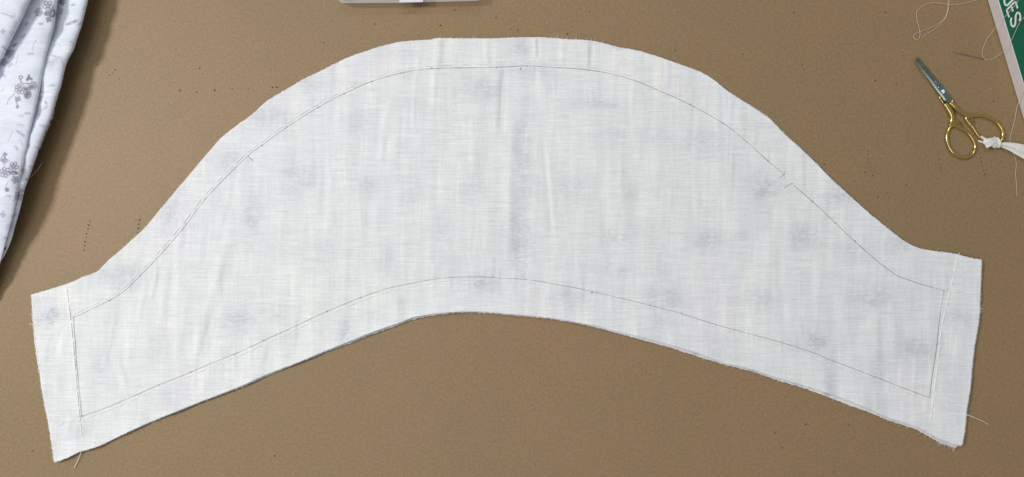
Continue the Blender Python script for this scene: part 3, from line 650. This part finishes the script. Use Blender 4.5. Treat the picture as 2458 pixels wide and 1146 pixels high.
fold_sheet('upper_fold', EA, [(-170,0.048),(-100,0.0485),(-50,0.0480),(-22,0.0470),(-7,0.0445),(0,0.0415),(-2,0.0395),(-12,0.0375),(-45,0.0365),(-90,0.036)], M_print, garment, 120, 300, (1.2, 0.0010), seed=3.0, zmul=([0, 0.3, 0.6, 1], [1.0, 0.93, 0.75, 0.62]))
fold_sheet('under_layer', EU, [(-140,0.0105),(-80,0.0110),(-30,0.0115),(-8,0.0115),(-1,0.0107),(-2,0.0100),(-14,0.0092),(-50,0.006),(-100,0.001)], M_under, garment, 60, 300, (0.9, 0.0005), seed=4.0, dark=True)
thread('loose_fibre', [(60,436,0.012),(75,424,0.010),(90,408,0.008),(101,391,0.007)], 0.00016, M_tan_thread, garment, 14)

# ------------------------------------------------------------------ green and white carton
Hb = 0.012
A0 = np.array(W(2370, 0)[:2]); A1 = np.array(W(2458, 292)[:2]); dr = (A1 - A0) / np.linalg.norm(A1 - A0); nr = np.array([-dr[1], dr[0]])
if nr[0] < 0: nr = -nr
cA = A0 - dr * 0.09; cB = A1 + dr * 0.035
carton = empty('carton', (*(cA + cB) / 2 + nr * 0.07, 0))
tag(carton, 'flat green carton with white sides and white capital letters, cut off by the right edge', 'carton')
def bev_box(c0, d, n, L, D, z0, z1, mat, name, parent, bev):
    bm = bmesh.new(); vv = [bm.verts.new((*(c0 + d * a + n * b), z)) for z in (z0, z1) for a, b in ((0, 0), (L, 0), (L, D), (0, D))]
    for q in ((3, 2, 1, 0), (4, 5, 6, 7), (0, 1, 5, 4), (1, 2, 6, 5), (2, 3, 7, 6), (3, 0, 4, 7)): bm.faces.new([vv[i] for i in q])
    bmesh.ops.bevel(bm, geom=bm.edges[:], offset=bev, segments=2, affect='EDGES'); bmesh.ops.recalc_face_normals(bm, faces=bm.faces[:])
    if parent is not None: bmesh.ops.translate(bm, verts=bm.verts[:], vec=-Vector(parent.location))
    me = bpy.data.meshes.new(name); bm.to_mesh(me); bm.free(); me.materials.append(mat)
    return link(bpy.data.objects.new(name, me), parent)
Lb = np.linalg.norm(cB - cA)
bev_box(cA, dr, nr, Lb, 0.14, 0.0003, Hb, M_card, 'box_body', carton, 0.0003)
bev_box(cA + dr * 0.0006 + nr * 0.0004, dr, nr, Lb - 0.0012, 0.1388, Hb - 0.0002, Hb + 0.00012, M_green, 'green_top', carton, 0.00008)
def strokes_mesh(name, polys, w, z, mat, parent):
    geos = []
    for pl in polys:
        p = np.asarray(pl, float); n = len(p); t = np.gradient(p, axis=0); t /= np.linalg.norm(t, axis=1)[:, None]; nn = np.c_[t[:, 1], -t[:, 0]]
        a, b = p + nn * w / 2, p - nn * w / 2
        v = [W(x, y, z) for x, y in a] + [W(x, y, z) for x, y in b] + [W(x, y, z - 0.0001) for x, y in a] + [W(x, y, z - 0.0001) for x, y in b]
        f = [[i, n + i, n + i + 1, i + 1] for i in range(n - 1)] + [[i, i + 1, 2 * n + i + 1, 2 * n + i] for i in range(n - 1)] + [[n + i, 3 * n + i, 3 * n + i + 1, n + i + 1] for i in range(n - 1)]
        f += [[0, 2 * n, 3 * n, n], [n - 1, 2 * n - 1, 4 * n - 1, 3 * n - 1]]
        geos.append((v, f))
    v, f = merge(geos); return fix_normals(mesh_obj(name, v, f, mat, parent, False))
def C1(pts): return [(2358 + a / 11.46, b / 11.46) for a, b in pts]
zl = Hb + 0.00024
strokes_mesh('letter_u', [catmull(C1([(800,-260),(680,-130),(628,-60),(608,0),(608,70),(625,125),(660,152),(700,140),(760,80),(840,-5),(1000,-170)]), 50)], 4.3, zl, M_letter, carton)
strokes_mesh('letter_e', [C1([(668,282),(790,158),(905,42)]), C1([(668,272),(700,375),(735,480)]), C1([(795,165),(820,250),(842,318)]), C1([(906,36),(940,140),(970,235)])], 4.0, zl, M_letter, carton)
strokes_mesh('letter_s', [catmull(C1([(806,492),(784,560),(788,640),(812,712),(848,736),(884,712),(908,640),(914,540),(920,440),(948,372),(990,350),(1028,390),(1044,460),(1040,520),(1016,580)]), 60)], 4.0, zl, M_letter, carton)
strokes_mesh('scuff_mark', [C1([(452,880),(462,930),(478,980),(490,1025)])], 0.8, Hb * 0.5, M_pencil, carton)

# ------------------------------------------------------------------ clear plastic box at the top edge
pbox = empty('plastic_box', W(985, -90, 0))
tag(pbox, 'clear plastic box with a white label, its rim just showing at the top edge', 'plastic box')
ol = [(813,-210),(813,-2),(815,4),(822,8),(960,7),(1140,2.5),(1150,1),(1154,-3),(1150,-210)]
inn = [(820,-204),(820,-6),(822,-1),(828,2),(960,1),(1136,-3),(1143,-5),(1146,-9),(1143,-204)]
n = len(ol); zb, zt_ = 0.0004, 0.010
v = [W(x, y, zb) for x, y in ol] + [W(x, y, zt_) for x, y in ol] + [W(x, y, zt_) for x, y in inn] + [W(x, y, 0.0016) for x, y in inn]
f = [list(range(n))[::-1], [3 * n + i for i in range(n)]]
for a, b in ((0, n), (n, 2 * n), (2 * n, 3 * n)): f += [[a + i, a + (i + 1) % n, b + (i + 1) % n, b + i] for i in range(n)]
fix_normals(mesh_obj('tray', v, f, M_clear, pbox, False))
lab = [(958.5,6.5),(958.5,-60),(1015,-60),(1015.5,5.5)]
v, f = prism_geo(lab, 0.0102, 0.0104); fix_normals(mesh_obj('paper_label', v, f, M_label, pbox, False))

# ------------------------------------------------------------------ embroidery scissors
sc = empty('embroidery_scissors', W(2290, 270, 0))
tag(sc, 'small embroidery scissors with steel blades and gold ring handles, beside the carton', 'scissors')
def facet_blade(name, base, ridge, z0, ze, zr, mat, parent):
    """base outline px; ridge = same number of points, pulled inwards, at the top"""
    n = len(base)
    v = [W(x, y, z0) for x, y in base] + [W(x, y, ze) for x, y in base] + [W(x, y, zr) for x, y in ridge]
    f = [list(range(n))[::-1], [2 * n + i for i in range(n)]]
    for a in (0, n): f += [[a + i, a + (i + 1) % n, a + n + (i + 1) % n, a + n + i] for i in range(n)]
    return fix_normals(mesh_obj(name, v, f, mat, parent, False))
fb = [(2195.3,141.5),(2200,151),(2233,196.5),(2267.5,242.5),(2284.5,250),(2285.5,238),(2277,226),(2264,207),(2243,184),(2222,163),(2200,142.5)]
fr = [(2197.8,142.2),(2203.6,150),(2237.5,194),(2270,239),(2283.5,246.5),(2284.5,238),(2276.2,226.6),(2263.2,207.8),(2242.2,185),(2221.2,164),(2199.8,143.3)]
bl = facet_blade('front_blade', fb, fr, 0.0020, 0.0025, 0.00315, M_steel, sc)
bb = [(2201,139),(2205,137.5),(2216,152),(2246,186),(2267,208),(2280,228),(2276,250),(2262,245),(2253,229),(2230,196)]
br = [(2203,140.5),(2205,139.5),(2214,154),(2244,188),(2264,210),(2276,229),(2273,247),(2264,243),(2256,229),(2232,196)]
facet_blade('rear_blade', bb, br, 0.0004, 0.0010, 0.0019, M_steel, sc)
cv, cf = tube_geo([W(2263, 220.7, 0.0031), W(2263, 220.7, 0.0035), W(2263, 220.7, 0.0036)], [5.0 * S, 5.0 * S, 4.0 * S], 14)
scr = fix_normals(mesh_obj('pivot_screw', cv, cf, M_screw, sc, False))
v, f = prism_geo([(2259.5,223.2),(2266,217),(2267,218),(2260.5,224.2)], 0.00358, 0.00366); mesh_obj('screw_slot', v, f, M_groove, scr, False)
# engraved ornament on the blade
for q in ([(2216,162),(2220,164),(2219.5,167),(2217,165.5)], [(2223.5,170),(2227,171.5),(2229,175),(2226,174.5)], [(2229.5,176.5),(2232,177),(2233,180.5),(2230.5,180)], [(2233.5,181),(2237,184.5),(2240,189),(2236,187)], [(2239.5,189),(2244,190),(2243,193),(2240,192.5)]):
    v, f = prism_geo(q, 0.0031, 0.00323); fix_normals(mesh_obj('engraving', v, f, M_groove, bl, False))
v, f = tube_geo([W(2243, 194, 0.00315), W(2250, 201, 0.00315), W(2255, 206, 0.00315)], 0.00018, 5); mesh_obj('engraved_line', v, f, M_steel, bl)
v, f = tube_geo([W(2251.5, 210, 0.00315), W(2255, 207.5, 0.00315), W(2258, 207, 0.00315)], 0.0002, 5); mesh_obj('engraved_line', v, f, M_steel, bl)
# handles
def handle(shank, srad, ring, rr_, z, name):
    g1 = tube_geo([W(x, y, zz) for x, y, zz in catmull([(a, b, c) for (a, b), c in shank], 40)], np.interp(np.linspace(0, 1, 40), np.linspace(0, 1, len(srad)), srad) * S, 12, flat=0.7)
    c = catmull(ring + [ring[0]], 90)[:-1]
    g2 = tube_geo([W(x, y, z) for x, y in c], [S * (rr_ + 0.5 * math.sin(i * 0.07)) for i in range(len(c))], 12, closed=True)
    v, f = merge([g1, g2]); return mesh_obj(name, v, f, M_gold, sc)
h1 = handle([((2269,250),0.0016),((2275,258),0.0018),((2282,269),0.0018),((2286,281),0.0016),((2285,292),0.0014),((2280,304),0.0013)], [6.0,7.4,7.2,6.2,5.0,4.2],
   [(2278,309),(2273.5,320),(2273,337),(2279.5,356),(2293,371),(2313.5,379),(2331.5,372.5),(2340,358),(2339,344),(2333,332),(2322.5,319),(2309,310.5),(2295,303.5),(2285,302)], 4.0, 0.0013, 'handle')
h2_ = handle([((2281,246),0.0026),((2290,254),0.0026),((2301,265),0.0022),((2315,274),0.0018),((2328,278),0.0014),((2345,278),0.0013)], [4.6,5.8,5.8,5.2,4.6,4.2],
   [(2328,280),(2342,277.5),(2360,278.5),(2377.5,285),(2392.5,294),(2404,310),(2407.3,325),(2403,338),(2391,346),(2378,346),(2363,338.5),(2351,329.5),(2342,317.5),(2335.5,307),(2326,296),(2318,284)], 4.0, 0.0013, 'handle')
def ornament(poly, bars, h, name):
    v, f = prism_geo(poly, 0.0004, 0.0021); o = fix_normals(mesh_obj(name, v, f, M_gold, h, False))
    return o
o1 = ornament([(2288,290),(2296,285.5),(2303,293),(2312,303),(2319,313),(2308,310),(2294,303),(2286,301)], None, h1, 'leaf_ornament')
o2 = ornament([(2314,276),(2326,277),(2336,283),(2338.5,294),(2338,305),(2333,303),(2324,294),(2317,285)], None, h2_, 'leaf_ornament')
for (a, b) in [((2295,288),(2297,297)),((2299,291),(2302,300)),((2303,295),(2306,304)),((2307,299),(2311,307)),((2292,297),(2300,302)),((2297,286.5),(2310,300))]:
    v, f = tube_geo([W(*a, 0.0021), W(*b, 0.0021)], 0.00022, 5); mesh_obj('vein', v, f, M_groove, o1)
for (a, b) in [((2318,278),(2322,284)),((2323,278.5),(2327,289)),((2328,280),(2331,290)),((2332,283),(2334,296)),((2323,287),(2335,284)),((2327,294),(2337,292)),((2331,300),(2338,298))]:
    v, f = tube_geo([W(*a, 0.0021), W(*b, 0.0021)], 0.00022, 5); mesh_obj('vein', v, f, M_groove, o2)
v, f = tube_geo([W(x, y, 0.0013) for x, y in ((2252,228),(2257,238),(2263,247),(2271,253))], [0.0006, 0.0008, 0.0009, 0.0009], 8); mesh_obj('shank_edge', v, f, M_gold, sc)
v, f = tube_geo([W(x, y, 0.0030) for x, y in ((2284,238),(2286,244),(2287,250))], [0.0006, 0.0008, 0.0008], 8); mesh_obj('shank_edge', v, f, M_gold, sc)
for x, y in ((2314.5,276.5),(2319,288),(2326,299)):
    v, f = tube_geo([W(x - 1.6, y - 0.6, 0.0017), W(x, y, 0.0021), W(x + 1.6, y + 1.0, 0.0017)], [0.0003, 0.0006, 0.0003], 8); mesh_obj('bead', v, f, M_gold, h2_)

# ------------------------------------------------------------------ white ribbon knotted on the handle
rib = empty('ribbon', W(2400, 345, 0))
tag(rib, 'narrow white satin ribbon knotted round the right gold ring of the scissors', 'ribbon')
def strip(name, cen, halfw, tw, zc_, parent, nu=50, nv=14, curl=0.0, seed=0):
    """ribbon strip: centre line px, half width px, tilt (m) across, centre height"""
    c = catmull(cen, nu); t = np.gradient(c, axis=0); t /= np.linalg.norm(t, axis=1)[:, None]; nn = np.c_[t[:, 1], -t[:, 0]]
    q = np.linspace(0, 1, nu); hw = np.interp(q, np.linspace(0, 1, len(halfw)), halfw); tl = np.interp(q, np.linspace(0, 1, len(tw)), tw); zz = np.interp(q, np.linspace(0, 1, len(zc_)), zc_)
    V = []
    for dz in (0, -0.00018):
        for i in range(nu):
            for j in range(nv):
                s = -1 + 2 * j / (nv - 1)
                fold = curl * math.cos(s * 5 + seed) * (1 - q[i]) + 0.25 * curl * mnoise.noise((i * 0.15, s * 1.5, seed))
                V.append(W(*(c[i] + nn[i] * hw[i] * s), max(zz[i] + tl[i] * s + fold, 0.0008) + dz))
    N = nu * nv; Fq = []
    for i in range(nu - 1):
        for j in range(nv - 1):
            a = i * nv + j; Fq.append([a, a + 1, a + nv + 1, a + nv]); Fq.append([N + a, N + a + nv, N + a + nv + 1, N + a + 1])
    lp = [j for j in range(nv)] + [i * nv + nv - 1 for i in range(1, nu)] + [(nu - 1) * nv + j for j in range(nv - 2, -1, -1)] + [i * nv for i in range(nu - 2, 0, -1)]
    for a, b in zip(lp, lp[1:] + lp[:1]): Fq.append([a, b, N + b, N + a])
    return fix_normals(mesh_obj(name, V, Fq, M_ribbon, parent))
strip('tail', [(2398,347),(2410,349),(2428,353),(2450,361),(2475,370),(2520,384)], [5,9.5,14.5,18,20,20], [0.0006,0.001,0.0012,0.0012,0.001,0.001], [0.0036,0.0040,0.0042,0.0034,0.0024,0.0020], rib, 60, 16, 0.0008)
strip('tail_end', [(2354,327.5),(2362,333),(2372,339)], [2.2,3.0,3.4], [0.0003,0.0004,0.0004], [0.0044,0.0042,0.0038], rib, 14, 6)
strip('tail_end', [(2348,338.5),(2356,341),(2366,343.5)], [2.0,2.6,3.0], [0.0003,0.0003,0.0003], [0.0012,0.0012,0.0014], rib, 14, 6)
# the knot: an uneven wrapped lump
kc = catmull([(2360,341,0),(2366,341.5,0),(2376,341,0),(2387,343,0),(2395,346,0),(2399.5,347,0)], 44)[:, :2]
kr = np.interp(np.linspace(0, 1, 44), [0, .12, .4, .65, .85, 1], [3.5, 6.5, 10.5, 13.0, 10.5, 5.5])
V, Fk = [], []
for i in range(44):
    t = kc[min(i + 1, 43)] - kc[max(i - 1, 0)]; t /= np.linalg.norm(t); nn = np.array([t[1], -t[0]])
    for k in range(28):
        a = 2 * math.pi * k / 28
        w = 1 + 0.10 * math.cos(2 * a - i * 0.16) + 0.10 * max(0, math.sin(a * 1.0 - i * 0.22))**6 + 0.05 * mnoise.noise((i * 0.12, math.cos(a) * 1.6, math.sin(a) * 1.6))
        r = kr[i] * w
        V.append(W(*(kc[i] + nn * r * math.cos(a)), 0.0032 + 0.00026 * r * math.sin(a) * 0.95))
for i in range(43):
    for k in range(28):
        l = (k + 1) % 28; Fk.append([i * 28 + k, i * 28 + l, (i + 1) * 28 + l, (i + 1) * 28 + k])
Fk += [list(range(28))[::-1], [43 * 28 + k for k in range(28)]]
fix_normals(mesh_obj('knot', V, Fk, M_ribbon, rib))
strip('wrap', [(2366,352.5),(2377,346),(2386,337),(2390,329)], [4.5,5.5,5.5,4], [0.0001,0.0002,0.0001,0], [0.0050,0.0072,0.0068,0.0042], rib, 26, 8)
strip('wrap', [(2393,331),(2398,338),(2399.5,346),(2396,355)], [2.5,3.5,3.5,3], [0,0.0002,0.0002,0], [0.0044,0.0062,0.0064,0.0042], rib, 26, 8)

# ------------------------------------------------------------------ needle and threads
nd = empty('sewing_needle', W(2322, 132, 0))
tag(nd, 'thin steel sewing needle lying on the paper above the scissors', 'needle')
c = catmull([(2284,123.5,0.0006),(2300,127.6,0.0006),(2330,134.2,0.0006),(2364,141.6,0.0007)], 30)
v, f = tube_geo([W(*p) for p in c], np.interp(np.linspace(0, 1, 30), [0, .1, .4, .92, 1], [0.00006, 0.0002, 0.00038, 0.00042, 0.0002]), 8)
mesh_obj('shaft', v, f, simple('needle_steel', (0.55, 0.52, 0.48), 0.25, 1.0), nd)
v, f = tube_geo([W(2358, 140, 0.0012), W(2361.5, 140.8, 0.0012)], [0.00012, 0.00012], 5); mesh_obj('eye', v, f, M_hole, nd)
def D(pts, z=0.0005): return [(2150 + a / 5.73, b / 5.73, z) for a, b in pts]
R_T = 0.00019
t1 = thread('loose_thread', D([(358,532),(440,465),(560,385),(640,310),(690,240),(722,140),(740,0),(770,-140),(880,-260),(1120,-230),(1230,-90),(1120,0),(930,52),(780,65),(650,55),(500,42),(370,85),(300,150),(285,200),(300,290),(325,400),(335,480),(320,535),(280,550),(248,520),(260,475),(320,445),(430,405),(540,355),(640,290),(697,210),(714,120),(725,0),(735,-160)]), R_T, M_tan_thread, None, 260)
tag(t1, 'looped end of pale thread lying on the paper left of the carton', 'thread')
zt2 = Hb + 0.0006
L2_ = [(1690,0,zt2),(1640,80,zt2),(1520,215,zt2),(1440,300,zt2),(1385,362,zt2 * 0.92),(1340,425,0.006),(1270,520,0.0016),(1210,640,0.0006),(1190,740,0.0006),(1215,800,0.0009),(1260,828,0.0006),(1330,815,0.0006),(1410,765,0.0022),(1470,710,0.007),(1520,655,zt2),(1590,560,zt2),(1640,450,zt2),(1700,320,zt2),(1765,240,zt2),(1900,150,zt2)]
t2 = thread('needle_thread', [(2150 + a / 5.73, b / 5.73, z) for a, b, z in L2_], R_T * 0.9, M_tan_thread, None, 180)
tag(t2, 'fine thread looping from the needle up over the green carton', 'thread')
t3 = thread('trailing_thread', [(2500,150,zt2),(2475,188,zt2),(2458,216,zt2 * 0.9),(2447,240,0.006),(2440,264,0.002),(2435,292,0.0006),(2427,320,0.0006),(2424.5,337,0.0006),(2430,360,0.0006),(2436,378,0.0006),(2439.5,395,0.0006),(2437.6,420,0.0006),(2440,443,0.0006),(2441,472,0.0006)], R_T, M_tan_thread, None, 120)
tag(t3, 'long pale thread running from the carton under the ribbon down the right edge', 'thread')
